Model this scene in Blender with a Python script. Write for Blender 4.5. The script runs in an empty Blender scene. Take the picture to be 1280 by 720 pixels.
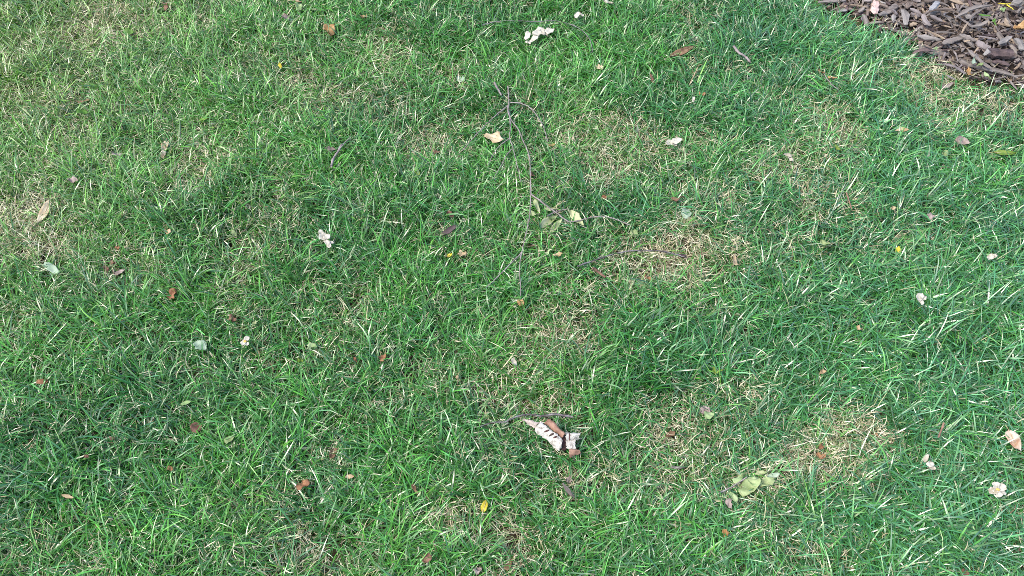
import bpy, bmesh, math, random
import numpy as np
from mathutils import Vector, Matrix, noise as mnoise

random.seed(7)
rng = np.random.default_rng(11)
sc = bpy.context.scene

# ------------------------------------------------------------------ camera
CAM_H, PITCH, HFOV = 1.5, math.radians(55), math.radians(62)
cam_d = bpy.data.cameras.new('camera')
cam = bpy.data.objects.new('camera', cam_d)
sc.collection.objects.link(cam)
cam.location = (0, 0, CAM_H)
cam.rotation_euler = (math.pi / 2 - PITCH, 0, 0)
cam_d.sensor_width = 36
cam_d.angle = HFOV
cam_d.clip_start, cam_d.clip_end = 0.05, 1000
sc.camera = cam
sc.render.resolution_x, sc.render.resolution_y = 1024, 576

# ------------------------------------------------------------------ light: open shade under a bright sky
SUN_EL, SUN_AZ = math.radians(55), math.radians(-112)     # azimuth from +Y towards +X
world = bpy.data.worlds.new('World'); sc.world = world; world.use_nodes = True
wn = world.node_tree
sky = wn.nodes.new('ShaderNodeTexSky'); sky.sky_type = 'NISHITA'
sky.sun_disc = False; sky.sun_elevation = SUN_EL; sky.sun_rotation = SUN_AZ
sky.air_density = 1.0; sky.dust_density = 2.0; sky.ozone_density = 1.0
wn.links.new(sky.outputs[0], wn.nodes['Background'].inputs[0])
wn.nodes['Background'].inputs[1].default_value = 0.15
sun_d = bpy.data.lights.new('sun', 'SUN'); sun_d.energy = 1.5; sun_d.angle = math.radians(30); sun_d.color = (1, .92, .78)
sun = bpy.data.objects.new('sun', sun_d); sc.collection.objects.link(sun)
sdir = Vector((math.sin(SUN_AZ) * math.cos(SUN_EL), math.cos(SUN_AZ) * math.cos(SUN_EL), math.sin(SUN_EL)))
sun.rotation_euler = sdir.to_track_quat('Z', 'Y').to_euler()
sc.view_settings.view_transform = 'Standard'; sc.view_settings.look = 'None'
sc.view_settings.exposure = 1.55; sc.view_settings.gamma = 1.0
sc.view_settings.use_curve_mapping = False
sc.cycles.max_bounces = 8; sc.cycles.diffuse_bounces = 2; sc.cycles.glossy_bounces = 2
sc.cycles.transmission_bounces = 4
sc.cycles.use_denoising = False
sc.cycles.filter_width = 0.85

# ------------------------------------------------------------------ picture <-> ground
TH = math.tan(HFOV / 2)
CS, SN = math.sin(PITCH), math.cos(PITCH)

def pix(px, py, z=0.0):
    cx = (px - 640) / 640 * TH; cy = -(py - 360) / 640 * TH
    y, zz = cy * CS + SN, cy * SN - CS
    t = (CAM_H - z) / -zz
    return Vector((cx * t, y * t, z))

def to_pix(x, y, z=0.0):
    zz = z - CAM_H
    yc = y * CS + zz * SN
    d = y * SN - zz * CS
    return 640 + 640 * (x / d) / TH, 360 - 640 * (yc / d) / TH

# ------------------------------------------------------------------ numpy noise
_tab = np.random.default_rng(5).random((256, 256))
def vnoise(x, y, s, off=0):
    x = np.asarray(x, float) / s + 37.3 + off * 17.17; y = np.asarray(y, float) / s + 91.7 + off * 5.71
    xi = np.floor(x).astype(int); yi = np.floor(y).astype(int)
    fx = x - xi; fy = y - yi
    fx = fx * fx * (3 - 2 * fx); fy = fy * fy * (3 - 2 * fy)
    a = _tab[xi & 255, yi & 255]; b = _tab[(xi + 1) & 255, yi & 255]
    c = _tab[xi & 255, (yi + 1) & 255]; d = _tab[(xi + 1) & 255, (yi + 1) & 255]
    return (a * (1 - fx) + b * fx) * (1 - fy) + (c * (1 - fx) + d * fx) * fy
def fbm(x, y, s, off=0):
    return (vnoise(x, y, s, off) + .5 * vnoise(x, y, s / 2, off + 1) + .25 * vnoise(x, y, s / 4, off + 2)) / 1.75

def ground_h(x, y):
    return 0.030 * (fbm(x, y, .55, 3) - .5) + 0.012 * (fbm(x, y, .09, 8) - .5)

# where the lawn is thin: (px, py, rx, ry, dryness) of patches seen in the photograph, kept as ground positions
DRY = [(820, 325, 72, 40, 1.0), (795, 345, 45, 25, .6), (1050, 562, 58, 38, .95), (565, 655, 55, 36, .75), (640, 672, 45, 34, .7),
       (860, 560, 70, 52, .75), (955, 610, 70, 36, .6), (650, 480, 70, 45, .55), (690, 430, 60, 40, .5), (800, 195, 70, 34, .62),
       (105, 50, 70, 26, .65), (30, 285, 48, 36, .7), (160, 335, 45, 26, .55), (440, 395, 60, 36, .4), (545, 180, 46, 24, .45),
       (590, 100, 40, 20, .35), (345, 85, 40, 30, .45), (260, 200, 60, 30, .4), (1215, 140, 60, 26, .75), (1180, 100, 45, 18, .8),
       (890, 245, 45, 22, .55), (900, 500, 40, 30, .5), (1000, 690, 80, 30, .5), (40, 120, 60, 30, .4), (60, 200, 60, 30, .35),
       (480, 60, 50, 20, .3), (720, 370, 40, 20, .5), (1040, 160, 50, 18, .3), (980, 200, 50, 20, .35), (740, 600, 60, 40, .45),
       (500, 500, 50, 34, .3), (370, 680, 40, 24, .3), (170, 20, 60, 20, .5), (700, 300, 60, 20, .3), (880, 390, 40, 18, .4)]
BARE = [(815, 345, 38, 16, .8), (645, 668, 42, 30, 1.0), (1228, 138, 36, 14, .9), (1190, 110, 34, 12, .6), (20, 285, 22, 14, .5),
        (720, 372, 24, 10, .5), (640, 640, 20, 14, .4), (780, 548, 22, 12, .45), (1060, 570, 20, 12, .4), (105, 128, 18, 8, .5), (150, 345, 18, 9, .5)]
LUSH = [(760, 110, 110, 50, .8), (1100, 120, 90, 40, .6), (820, 450, 90, 60, .9), (300, 330, 90, 60, .7), (1150, 640, 110, 50, .8),
        (900, 120, 100, 50, .5), (1180, 420, 110, 90, .6), (90, 640, 130, 60, .7), (420, 650, 80, 40, .7), (660, 360, 40, 30, .4),
        (500, 270, 80, 50, .6), (330, 20, 60, 20, .4), (30, 60, 40, 30, .5), (1000, 60, 70, 40, .7), (740, 650, 60, 40, .6), (290, 190, 60, 30, .4),
        (900, 430, 70, 50, .4), (1060, 400, 100, 80, .4), (400, 180, 50, 30, .5)]
def blobs(px, py, lst):
    out = np.zeros_like(px)
    for (a, b, rx, ry, s) in lst:
        q = ((px - a) / rx) ** 2 + ((py - b) / ry) ** 2
        out = np.maximum(out, s * np.exp(-.7 * q * q * .6 - .35 * q))
    return out
def lawn_maps(x, y):
    px, py = to_pix(x, y, .02)
    wob = 1 + 0 * px
    jx = (fbm(x, y, .12, 21) - .5) * 80 + (fbm(x, y, .04, 23) - .5) * 60; jy = (fbm(x, y, .12, 27) - .5) * 55 + (fbm(x, y, .04, 29) - .5) * 45
    dry = blobs(px + jx, py + jy, DRY); bare = blobs(px + jx, py + jy, BARE); lush = blobs(px + jx, py + jy, LUSH)
    n = fbm(x, y, .22, 31)
    n2 = fbm(x, y, .10, 35)
    dry = np.clip(dry * .86 + np.clip((n - .58) * 1.6, 0, .3) + np.clip((n2 - .60) * 1.6, 0, .3), 0, 1)
    lush = np.clip(.75 * lush + np.clip((fbm(x, y, .16, 41) - .52) * 2.4, 0, .5), 0, 1) * (1 - .8 * dry)
    return dry, bare, lush, px, py

# ------------------------------------------------------------------ small builders
def link(o, parent=None):
    sc.collection.objects.link(o)
    if parent: o.parent = parent
    return o
def tag(o, label, cat, group=None):
    o['label'] = label; o['category'] = cat
    if group: o['group'] = group
    return o
def empty(name, loc):
    e = bpy.data.objects.new(name, None); e.empty_display_size = .02; e.location = loc
    return link(e)
def mesh_obj(name, verts, faces, mat, parent=None, loc=None, smooth=True):
    me = bpy.data.meshes.new(name)
    me.from_pydata([tuple(v) for v in verts], [], faces)
    if smooth:
        me.polygons.foreach_set('use_smooth', [True] * len(me.polygons))
    me.materials.append(mat); me.update()
    o = bpy.data.objects.new(name, me)
    if loc is not None: o.location = loc
    return link(o, parent)

# ------------------------------------------------------------------ materials
def new_mat(name):
    m = bpy.data.materials.new(name); m.use_nodes = True
    nt = m.node_tree; b = nt.nodes['Principled BSDF']
    return m, nt, b
def two_tone(name, ca, cb, scale=60, rough=.7, bump=.3, trans=0.0, stretch=(1, 1, 1), spec=.3, contrast=(.4, .62), cc=None):
    """a mottled surface: colour a to colour b by noise, fine relief, optionally thin enough to let light through"""
    m, nt, b = new_mat(name)
    N, Lk = nt.nodes, nt.links
    tc = N.new('ShaderNodeTexCoord'); mp = N.new('ShaderNodeMapping'); mp.inputs['Scale'].default_value = stretch
    Lk.new(tc.outputs['Object'], mp.inputs[0])
    info = N.new('ShaderNodeObjectInfo')
    add = N.new('ShaderNodeVectorMath'); add.operation = 'ADD'
    Lk.new(mp.outputs[0], add.inputs[0]); Lk.new(info.outputs['Random'], add.inputs[1])
    nz = N.new('ShaderNodeTexNoise'); nz.inputs['Scale'].default_value = scale; nz.inputs['Detail'].default_value = 5
    Lk.new(add.outputs[0], nz.inputs['Vector'])
    rp = N.new('ShaderNodeValToRGB')
    rp.color_ramp.elements[0].position = contrast[0]; rp.color_ramp.elements[0].color = (*ca, 1)
    rp.color_ramp.elements[1].position = contrast[1]; rp.color_ramp.elements[1].color = (*cb, 1)
    if cc:
        e = rp.color_ramp.elements.new(.78); e.color = (*cc, 1)
    Lk.new(nz.outputs['Fac'], rp.inputs[0])
    Lk.new(rp.outputs[0], b.inputs['Base Color'])
    b.inputs['Roughness'].default_value = rough
    b.inputs['Specular IOR Level'].default_value = spec
    n2 = N.new('ShaderNodeTexNoise'); n2.inputs['Scale'].default_value = scale * 4; n2.inputs['Detail'].default_value = 4
    Lk.new(add.outputs[0], n2.inputs['Vector'])
    bp = N.new('ShaderNodeBump'); bp.inputs['Strength'].default_value = bump; bp.inputs['Distance'].default_value = .002
    Lk.new(n2.outputs['Fac'], bp.inputs['Height']); Lk.new(bp.outputs[0], b.inputs['Normal'])
    if trans:
        tr = N.new('ShaderNodeBsdfTranslucent'); mx = N.new('ShaderNodeMixShader'); mx.inputs[0].default_value = trans
        Lk.new(rp.outputs[0], tr.inputs[0])
        Lk.new(b.outputs[0], mx.inputs[1]); Lk.new(tr.outputs[0], mx.inputs[2])
        Lk.new(mx.outputs[0], N['Material Output'].inputs[0])
    return m
def blade_mat(name, rough, trans, spec=.5, wax=0):
    m, nt, b = new_mat(name)
    N, Lk = nt.nodes, nt.links
    at = N.new('ShaderNodeAttribute'); at.attribute_name = 'blade_colour'
    Lk.new(at.outputs['Color'], b.inputs['Base Color'])
    b.inputs['Specular IOR Level'].default_value = spec
    def ramp(a0, a1, sock):       # waxier blades (alpha of the blade colour) are smoother and shinier
        mr = N.new('ShaderNodeMapRange'); mr.inputs[3].default_value = a0; mr.inputs[4].default_value = a1
        Lk.new(at.outputs['Alpha'], mr.inputs[0]); Lk.new(mr.outputs[0], sock)
    ramp(rough + .15, rough - .08, b.inputs['Roughness'])
    if wax:
        ramp(0, wax, b.inputs['Coat Weight']); b.inputs['Coat Roughness'].default_value = .30; b.inputs['Coat IOR'].default_value = 1.95
    tr = N.new('ShaderNodeBsdfTranslucent')
    hs = N.new('ShaderNodeMix'); hs.data_type = 'RGBA'; hs.blend_type = 'MULTIPLY'; hs.inputs[0].default_value = 1
    hs.inputs['B'].default_value = (1.35, 1.3, .7, 1)
    Lk.new(at.outputs['Color'], hs.inputs['A']); Lk.new(hs.outputs['Result'], tr.inputs[0])
    mx = N.new('ShaderNodeMixShader'); mx.inputs[0].default_value = trans
    Lk.new(b.outputs[0], mx.inputs[1]); Lk.new(tr.outputs[0], mx.inputs[2])
    Lk.new(mx.outputs[0], N['Material Output'].inputs[0])
    return m
M = {}
M['grass'] = blade_mat('grass_blade', .36, .18, .6, 1.0)
M['straw'] = blade_mat('dry_straw', .6, .15, .35)
M['soil'] = two_tone('soil', (.028, .018, .011), (.080, .056, .036), 26, .95, .8, spec=.15, cc=(.14, .105, .068))
M['bedsoil'] = two_tone('bed_soil', (.026, .020, .016), (.078, .058, .047), 40, .95, .9, spec=.15)
WOOD = [two_tone('bark_greybrown', (.098, .082, .072), (.205, .178, .160), 30, .85, .9, stretch=(.25, 2.2, 2.2)),
        two_tone('bark_brown', (.072, .054, .044), (.160, .125, .104), 30, .85, .9, stretch=(.25, 2.2, 2.2)),
        two_tone('bark_mauve', (.105, .088, .084), (.220, .190, .182), 30, .82, .9, stretch=(.25, 2.2, 2.2)),
        two_tone('bark_silver', (.13, .118, .110), (.24, .220, .205), 30, .8, .9, stretch=(.25, 2.2, 2.2)),
        two_tone('bark_dark', (.035, .024, .024), (.10, .070, .068), 30, .8, .9, stretch=(.25, 2.2, 2.2)),
        two_tone('bark_tan', (0.17, 0.125, 0.088), (0.3, 0.235, 0.17), 30, .85, .9, stretch=(.25, 2.2, 2.2))]
M['twig'] = two_tone('twig_bark', (.14, .115, .11), (.27, .23, .225), 60, .7, .6, stretch=(1, 1, 1))
M['twigdark'] = two_tone('twig_dark_bark', (.060, .050, .052), (.20, .18, .19), 60, .6, .6)
M['twigred'] = two_tone('twig_red_bark', (.12, .065, .045), (.22, .13, .09), 60, .7, .5)
M['birch_white'] = two_tone('birch_white', (.17, .15, .125), (.40, .38, .34), 150, .75, .9, stretch=(1, 1, 1), contrast=(.30, .46), cc=(.48, .46, .42))
M['birch_inner'] = two_tone('birch_inner', (.16, .085, .058), (.27, .160, .115), 70, .7, .4)
M['birch_grey'] = two_tone('birch_grey_inside', (.24, .20, .17), (.40, .34, .30), 70, .75, .4)
M['birch_dark'] = two_tone('birch_scar_and_gap', (.035, .018, .016), (.09, .035, .032), 70, .8, .4)
LM = {
    'tan': two_tone('leaf_tan', (0.360, 0.245, 0.130), (0.475, 0.374, 0.238), 45, .6, .4, .2),
    'cream': two_tone('leaf_cream', (0.418, 0.317, 0.187), (0.576, 0.504, 0.360), 45, .55, .4, .2),
    'tanpink': two_tone('leaf_tan_pink', (0.360, 0.202, 0.122), (0.576, 0.475, 0.374), 55, .5, .5, .15, contrast=(.36, .56)),
    'orange': two_tone('leaf_orange_brown', (0.2, 0.09, 0.045), (0.34, 0.175, 0.085), 60, .6, .4, .2),
    'amber': two_tone('leaf_amber', (0.3, 0.165, 0.065), (0.46, 0.3, 0.14), 60, .6, .4, .2),
    'rust': two_tone('leaf_rust', (0.12, 0.06, 0.04), (0.23, 0.125, 0.085), 60, .65, .4, .15),
    'brown': two_tone('leaf_brown', (0.108, 0.061, 0.032), (0.216, 0.137, 0.079), 60, .7, .5, .1),
    'greybrown': two_tone('leaf_grey_brown', (0.187, 0.144, 0.122), (0.331, 0.274, 0.245), 60, .7, .5, .1),
    'pinkgrey': two_tone('leaf_pink_grey', (0.22, 0.17, 0.155), (0.34, 0.28, 0.26), 60, .7, .5, .1),
    'yellow': two_tone('leaf_yellow', (0.46, 0.37, 0.03), (0.58, 0.5, 0.06), 60, .5, .3, .25),
    'yellowgreen': two_tone('leaf_yellow_green', (0.122, 0.216, 0.025), (0.259, 0.338, 0.072), 50, .5, .3, .3),
    'green': two_tone('leaf_green', (0.065, 0.173, 0.022), (0.122, 0.259, 0.043), 50, .5, .3, .3),
    'palegreen': two_tone('leaf_pale_green', (0.22, 0.33, 0.13), (0.36, 0.45, 0.23), 50, .6, .3, .2),
    'mint': two_tone('leaf_mint', (0.22, 0.32, 0.22), (0.36, 0.45, 0.34), 50, .6, .3, .2),
    'wilt': two_tone('leaf_wilted', (0.24, 0.3, 0.13), (0.44, 0.46, 0.27), 35, .55, .4, .2, contrast=(.35, .6)),
    'wiltgreen': two_tone('leaf_wilted_green', (0.17, 0.24, 0.09), (0.34, 0.41, 0.2), 35, .55, .4, .2),
    'white': two_tone('petal_white', (0.34, 0.29, 0.2), (0.54, 0.51, 0.43), 60, .6, .3, .25, contrast=(.3, .45)),
    'offwhite': two_tone('petal_offwhite', (0.403, 0.360, 0.274), (0.576, 0.547, 0.461), 60, .6, .3, .25),
    'stone': two_tone('stone_grey', (0.144, 0.144, 0.151), (0.238, 0.238, 0.252), 60, .7, .4),
    'pinkchip': two_tone('chip_pink', (0.374, 0.259, 0.230), (0.490, 0.374, 0.338), 60, .75, .5),
    'midrib': two_tone('leaf_rib', (0.324, 0.259, 0.144), (0.432, 0.374, 0.245), 60, .6, .3),
    'yolk': two_tone('flower_heart', (0.396, 0.245, 0.036), (0.504, 0.360, 0.086), 90, .6, .3),
}

# ------------------------------------------------------------------ the ground, one sheet out to the horizon
def spread(lo, hi, step, far):
    core = list(np.arange(lo, hi + 1e-6, step)); out = core[:]
    s, v = step, core[-1]
    while v < far: s *= 1.7; v += s; out.append(v)
    s, v = step, core[0]
    while v > -far: s *= 1.7; v -= s; out.insert(0, v)
    return np.array(out)
gx, gy = spread(-2.4, 2.4, .02, 300), spread(-.4, 3.4, .02, 300)
X, Y = np.meshgrid(gx, gy)

# outline of the mulch bed (ground positions of its edge in the picture, carried on outside it)
BED_EDGE = [(700, -420), (860, -150), (950, -60), (1005, -12), (1038, 10), (1080, 22), (1115, 36), (1140, 52), (1165, 66),
            (1190, 84), (1225, 97), (1262, 102), (1300, 110), (1360, 130), (1450, 175)]
bed_poly = [pix(a - 8, b + 5).to_2d() for a, b in BED_EDGE]
bed_poly += [Vector((4.2, bed_poly[-1].y - .15)), Vector((4.2, 6.0)), Vector((bed_poly[0].x, 6.0))]
def in_bed(x, y):
    x = np.asarray(x, float); y = np.asarray(y, float)
    ins = np.zeros(x.shape, bool); n = len(bed_poly)
    for i in range(n):
        a, b = bed_poly[i], bed_poly[(i + 1) % n]
        c = (a.y > y) != (b.y > y)
        with np.errstate(divide='ignore', invalid='ignore'):
            ins ^= c & (x < (b.x - a.x) * (y - a.y) / (b.y - a.y + 1e-12) + a.x)
    return ins
def bed_dist(x, y):
    """distance to the bed's edge"""
    d = np.full(np.shape(x), 9.0)
    for a, b in zip(bed_poly[:15], bed_poly[1:15]):
        e = b - a; t = np.clip(((x - a.x) * e.x + (y - a.y) * e.y) / e.length_squared, 0, 1)
        d = np.minimum(d, np.hypot(x - a.x - t * e.x, y - a.y - t * e.y))
    return d

Z = ground_h(X, Y) * np.clip(1.4 - np.maximum(np.abs(X), np.abs(Y)) / 40, 0, 1)
ny, nx = X.shape
verts = np.stack([X.ravel(), Y.ravel(), Z.ravel()], 1)
idx = np.arange(nx * ny).reshape(ny, nx)
faces = np.stack([idx[:-1, :-1].ravel(), idx[:-1, 1:].ravel(), idx[1:, 1:].ravel(), idx[1:, :-1].ravel()], 1)
g = mesh_obj('ground', verts.tolist(), faces.tolist(), M['soil']); g['kind'] = 'structure'

# soil of the mulch bed, a sheet a little above the lawn's soil
bm = bmesh.new()
bx, by = np.meshgrid(np.arange(.6, 4.2, .03), np.arange(1.5, 5.0, .03))
ok = in_bed(bx, by)
bz = ground_h(bx, by) + .006 + .022 * np.clip(bed_dist(bx, by) / .12, 0, 1) + .012 * (fbm(bx, by, .08, 55) - .5)
vid = {}
bverts, bfaces = [], []
def bv(j, i):
    if (j, i) not in vid:
        vid[(j, i)] = len(bverts); bverts.append((bx[j, i], by[j, i], bz[j, i]))
    return vid[(j, i)]
for j in range(bx.shape[0] - 1):
    for i in range(bx.shape[1] - 1):
        if ok[j, i] and ok[j + 1, i] and ok[j, i + 1] and ok[j + 1, i + 1]:
            bfaces.append((bv(j, i), bv(j, i + 1), bv(j + 1, i + 1), bv(j + 1, i)))
bm.free()
bed = mesh_obj('mulch_bed', bverts, bfaces, M['bedsoil']); bed['kind'] = 'structure'

def bed_h(x, y):
    return float(ground_h(x, y) + .010 + .022 * np.clip(bed_dist(np.array([x]), np.array([y]))[0] / .12, 0, 1))

# ------------------------------------------------------------------ wood chips of the mulch
def chip_verts(L, W, T, r, nseg=5, blunt=.5):
    """a splintered chip: irregular sections along its length, torn ends"""
    vs = []
    bow = r.uniform(-.12, .12) * L; side = r.uniform(-.10, .10) * L
    for i in range(nseg + 1):
        s = i / nseg
        end = min(s, 1 - s) * 2
        k = blunt + (1 - blunt) * min(1, end * 1.8)
        w = W * .5 * k * r.uniform(.78, 1.15); t = T * .5 * (.45 + .55 * min(1, end * 2.2)) * r.uniform(.75, 1.2)
        cx = (s - .5) * L + (r.uniform(-.03, .03) * L if 0 < i < nseg else r.uniform(-.05, .05) * L)
        cy = side * (1 - (2 * s - 1) ** 2) + r.uniform(-.06, .06) * W
        cz = bow * (1 - (2 * s - 1) ** 2)
        tw = r.uniform(-.25, .25)
        for a, (u, v) in enumerate(((-1, -.7), (.1, -1), (1, -.6), (.95, .6), (0, 1), (-1, .75))):
            uu = u * w * r.uniform(.88, 1.08); vv = v * t * r.uniform(.8, 1.15)
            vs.append((cx + r.uniform(-.02, .02) * L, cy + uu * math.cos(tw) - vv * math.sin(tw), cz + uu * math.sin(tw) + vv * math.cos(tw)))
    n = 6; fs = []
    for i in range(nseg):
        for a in range(n):
            b = (a + 1) % n
            fs.append((i * n + a, i * n + b, (i + 1) * n + b, (i + 1) * n + a))
    fs.append(tuple(reversed(range(n)))); fs.append(tuple(range(nseg * n, nseg * n + n)))
    return vs, fs

BED_GROUP = 'wood chips in the mulch bed'
def flat_axes(p0, p1):
    d = (p1 - p0); L = d.length; d.normalize()
    return L, math.atan2(d.y, d.x)
def mm_px(px, py):
    return (pix(px + 1, py) - pix(px, py)).length

FOOT = []      # what presses the grass down: (x, y, angle, half length, half width, z, share of blades left standing)

def chip_at(name, label, cat, x0, y0, x1, y1, wpx, mat, thick=.5, lift=.006, blunt=.5, seed=1, nseg=6, group=BED_GROUP, tilt=0.0, hgt=None, press=False):
    mx, my = (x0 + x1) / 2, (y0 + y1) / 2
    z = hgt if hgt is not None else .03
    c = pix(mx, my, z)
    if hgt is None:
        for _ in range(3):
            z = bed_h(c.x, c.y) + lift; c = pix(mx, my, z)
    L, a = flat_axes(pix(x0, y0, z), pix(x1, y1, z))
    W = wpx * mm_px(mx, my) * .85
    vs, fs = chip_verts(L, W, max(W * thick, .004), random.Random(seed), nseg, blunt)
    o = mesh_obj(name, vs, fs, mat, loc=c, smooth=False)
    o.rotation_euler = (random.Random(seed + 9).uniform(-.3, .3), tilt, a)
    if press: FOOT.append((c.x, c.y, a, L / 2, W / 2, z, .2))
    return tag(o, label, cat, group)

# the ones the photograph lets you tell apart
S = WOOD
chip_at('wood_chip', 'pale pink wedge-shaped wood chip standing at the lawn edge of the mulch bed', 'wood chip', 1094, 17, 1095, 1, 12, LM['pinkchip'], .5, .022, .45, 3)
chip_at('wood_chip', 'pale grey blunt wood chip beside the pink wedge-shaped chip', 'wood chip', 1099, 18, 1111, 12, 9, S[3], .5, .016, .6, 4)
chip_at('wood_chip', 'mauve-brown pointed chip right of the pale grey blunt chip', 'wood chip', 1111, 10, 1121, 18, 8, S[2], .4, .016, .4, 5)
chip_at('wood_chip', 'upright grey wood chip split in two tips above the grass edge', 'wood chip', 1128, 12, 1132, 31, 10, S[3], .4, .016, .5, 6)
chip_at('wood_chip', 'pinkish rounded chip right of the split grey chip', 'wood chip', 1139, 16, 1149, 21, 9, S[2], .5, .016, .6, 7)
chip_at('wood_chip', 'small tan chip below the pinkish rounded chip', 'wood chip', 1138, 32, 1146, 29, 7, S[5], .5, .014, .5, 8)
chip_at('bark_flake', 'flat grey bark flake half buried at the grass edge', 'bark', 1112, 36, 1134, 42, 11, S[0], .25, .010, .6, 9)
chip_at('bark_flake', 'broad grey bark flake under the small pale green leaf', 'bark', 1152, 60, 1186, 68, 14, S[0], .2, .010, .6, 10)
chip_at('wood_chip', 'long silver-grey chip lying along the edge of the mulch', 'wood chip', 1147, 45, 1177, 50, 7, S[3], .5, .022, .4, 11)
chip_at('wood_chip', 'brown flat slab chip with pale torn lower edge', 'wood chip', 1180, 54, 1206, 46, 9, S[0], .35, .026, .6, 12)
chip_at('wood_chip', 'dark grey lozenge chip right of the brown slab chip', 'wood chip', 1200, 43, 1220, 51, 8, S[0], .4, .028, .35, 13)
chip_at('wood_chip', 'thick dark purple-brown log-like chunk in the mulch', 'wood chip', 1235, 65, 1265, 67, 14, S[4], .9, .032, .85, 14, 7)
chip_at('wood_chip', 'bluish pale chip touching the left end of the dark chunk', 'wood chip', 1229, 69, 1236, 60, 7, S[3], .5, .030, .5, 15)
chip_at('wood_chip', 'long brown curved splinter slanting below the dark chunk', 'wood chip', 1210, 62, 1239, 85, 7, S[0], .5, .028, .3, 16, 8)
chip_at('wood_chip', 'long flat root-like splinter along the bottom edge of the mulch', 'wood chip', 1208, 82, 1272, 97, 7, S[0], .5, .018, .35, 17, 9)
chip_at('bark_flake', 'wide grey bark flake above the small amber leaf', 'bark', 1198, 74, 1222, 83, 13, S[0], .2, .014, .6, 18)
chip_at('wood_chip', 'dark chip below the thick dark chunk', 'wood chip', 1240, 77, 1262, 81, 8, S[4], .6, .022, .5, 19)
chip_at('wood_chip', 'pale mottled chunk at the right picture edge', 'wood chip', 1270, 49, 1277, 62, 9, S[3], .7, .030, .7, 20)
chip_at('wood_chip', 'grey-blue angled chip above the dark chunk', 'wood chip', 1249, 54, 1263, 46, 9, S[3], .5, .032, .5, 21)
chip_at('pebble', 'smooth blue-grey oval stone on top of the mulch', 'stone', 1163, 13, 1172, 3, 8, LM['stone'], .7, .034, .75, 22, 8, None)
chip_at('wood_chip', 'thin dark stick-like splinter running left from the slanting splinters', 'wood chip', 1160, 16, 1202, 18, 3, S[1], .9, .034, .5, 23, 8)
chip_at('wood_chip', 'long grey-brown splinter rising to the right at the top', 'wood chip', 1196, 22, 1238, 7, 7, S[0], .5, .034, .4, 24, 8)
chip_at('wood_chip', 'slim brown splinter parallel below the rising splinter', 'wood chip', 1212, 26, 1231, 10, 4, S[0], .7, .038, .4, 25, 7)
chip_at('wood_chip', 'grey square chip under the slim brown splinter', 'wood chip', 1207, 19, 1216, 23, 8, S[3], .4, .032, .7, 26)
chip_at('wood_chip', 'short pale stick standing out in the middle of the mulch', 'wood chip', 1203, 40, 1210, 29, 3, S[5], .8, .038, .5, 27)
chip_at('wood_chip', 'mauve leaf-shaped chip left of its twin under the thin dark stick', 'wood chip', 1154, 18, 1164, 32, 9, S[2], .4, .030, .3, 28)
chip_at('wood_chip', 'mauve slim chip right of its twin under the thin dark stick', 'wood chip', 1163, 19, 1178, 27, 6, S[2], .4, .032, .3, 29)
chip_at('wood_chip', 'grey block chip cut by the upper right corner', 'wood chip', 1266, 4, 1279, 2, 10, S[3], .7, .032, .8, 30)
chip_at('wood_chip', 'reddish-brown oval chip near the yellow straw', 'wood chip', 1257, 23, 1263, 33, 6, S[5], .5, .034, .4, 31)
chip_at('wood_chip', 'wide brown chip slanting up to the right under the green leaf', 'wood chip', 1211, 32, 1236, 25, 6, S[0], .5, .034, .35, 32)
chip_at('wood_chip', 'pale tan thin splinter lying on the top left of the bed', 'wood chip', 1061, 6, 1083, 9, 3, S[5], .7, .022, .4, 33)
chip_at('wood_chip', 'grey leafy flake at the left end of the bed beside the grass', 'wood chip', 1046, 15, 1060, 12, 7, S[3], .3, .018, .5, 34)
chip_at('wood_chip', 'long grey splinter at the far left end of the bed', 'wood chip', 1023, 3, 1050, 2, 6, S[0], .5, .022, .4, 35)
chip_at('wood_chip', 'thin tan splinter slanting over the silver-grey chip', 'wood chip', 1155, 36, 1182, 49, 3, S[5], .8, .034, .4, 36)
# all the others in view
ANCHORS = [(o, o.location.copy(), o['label']) for o in sc.collection.objects if o.get('group') == BED_GROUP or o.name.startswith('pebble')]
def short(l):
    for w in (' at ', ' in ', ' under ', ' beside ', ' right of ', ' below ', ' above ', ' with ', ' half ', ' touching ', ' slanting ', ' along ', ' lying ', ' running ', ' rising ', ' near ', ' on ', ' standing ', ' parallel ', ' left of ', ' cut '):
        l = l.split(w)[0]
    return l
used_labels = set()
def chip_label(p, look):
    ppx, ppy = to_pix(p.x, p.y, .03)
    best = []
    for o, q, l in ANCHORS:
        qx, qy = to_pix(q.x, q.y, q.z); best.append((math.hypot(ppx - qx, ppy - qy), ppx - qx, ppy - qy, short(l)))
    best.sort()
    for d, dx, dy, l in best[:6]:
        v = 'above' if dy < -3 else 'below' if dy > 3 else ''
        h = 'left' if dx < -3 else 'right' if dx > 3 else ''
        w = (v + (' and to the ' + h if v and h else '') if v else (h + ' of' if h else 'against')) + (' of' if v and h else '')
        t = f'{look} {w} the {l}'
        if t not in used_labels and len(t.split()) <= 16:
            used_labels.add(t); return t
    return look + ' among the loose wood mulch'
TONE = ['grey-brown', 'brown', 'mauve-grey', 'silver-grey', 'dark brown', 'tan']
chip_meshes = []
for k in range(24):
    r = random.Random(100 + k)
    kind = k % 3
    L, W = ((.075, .012), (.045, .018), (.030, .011))[kind]
    vs, fs = chip_verts(L * r.uniform(.8, 1.3), W * r.uniform(.7, 1.3), W * r.uniform(.3, .6), r, 5, r.uniform(.3, .7))
    per = []
    for wi, wm in enumerate(WOOD):
        me = bpy.data.meshes.new('wood_chip'); me.from_pydata(vs, [], fs); me.materials.append(wm); per.append(me)
    chip_meshes.append((kind, vs, fs, per))
KIND = ['long splinter', 'broad chip', 'short chip']
r = random.Random(77)
n_chip, tries = 0, 0
cells = {}
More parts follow.
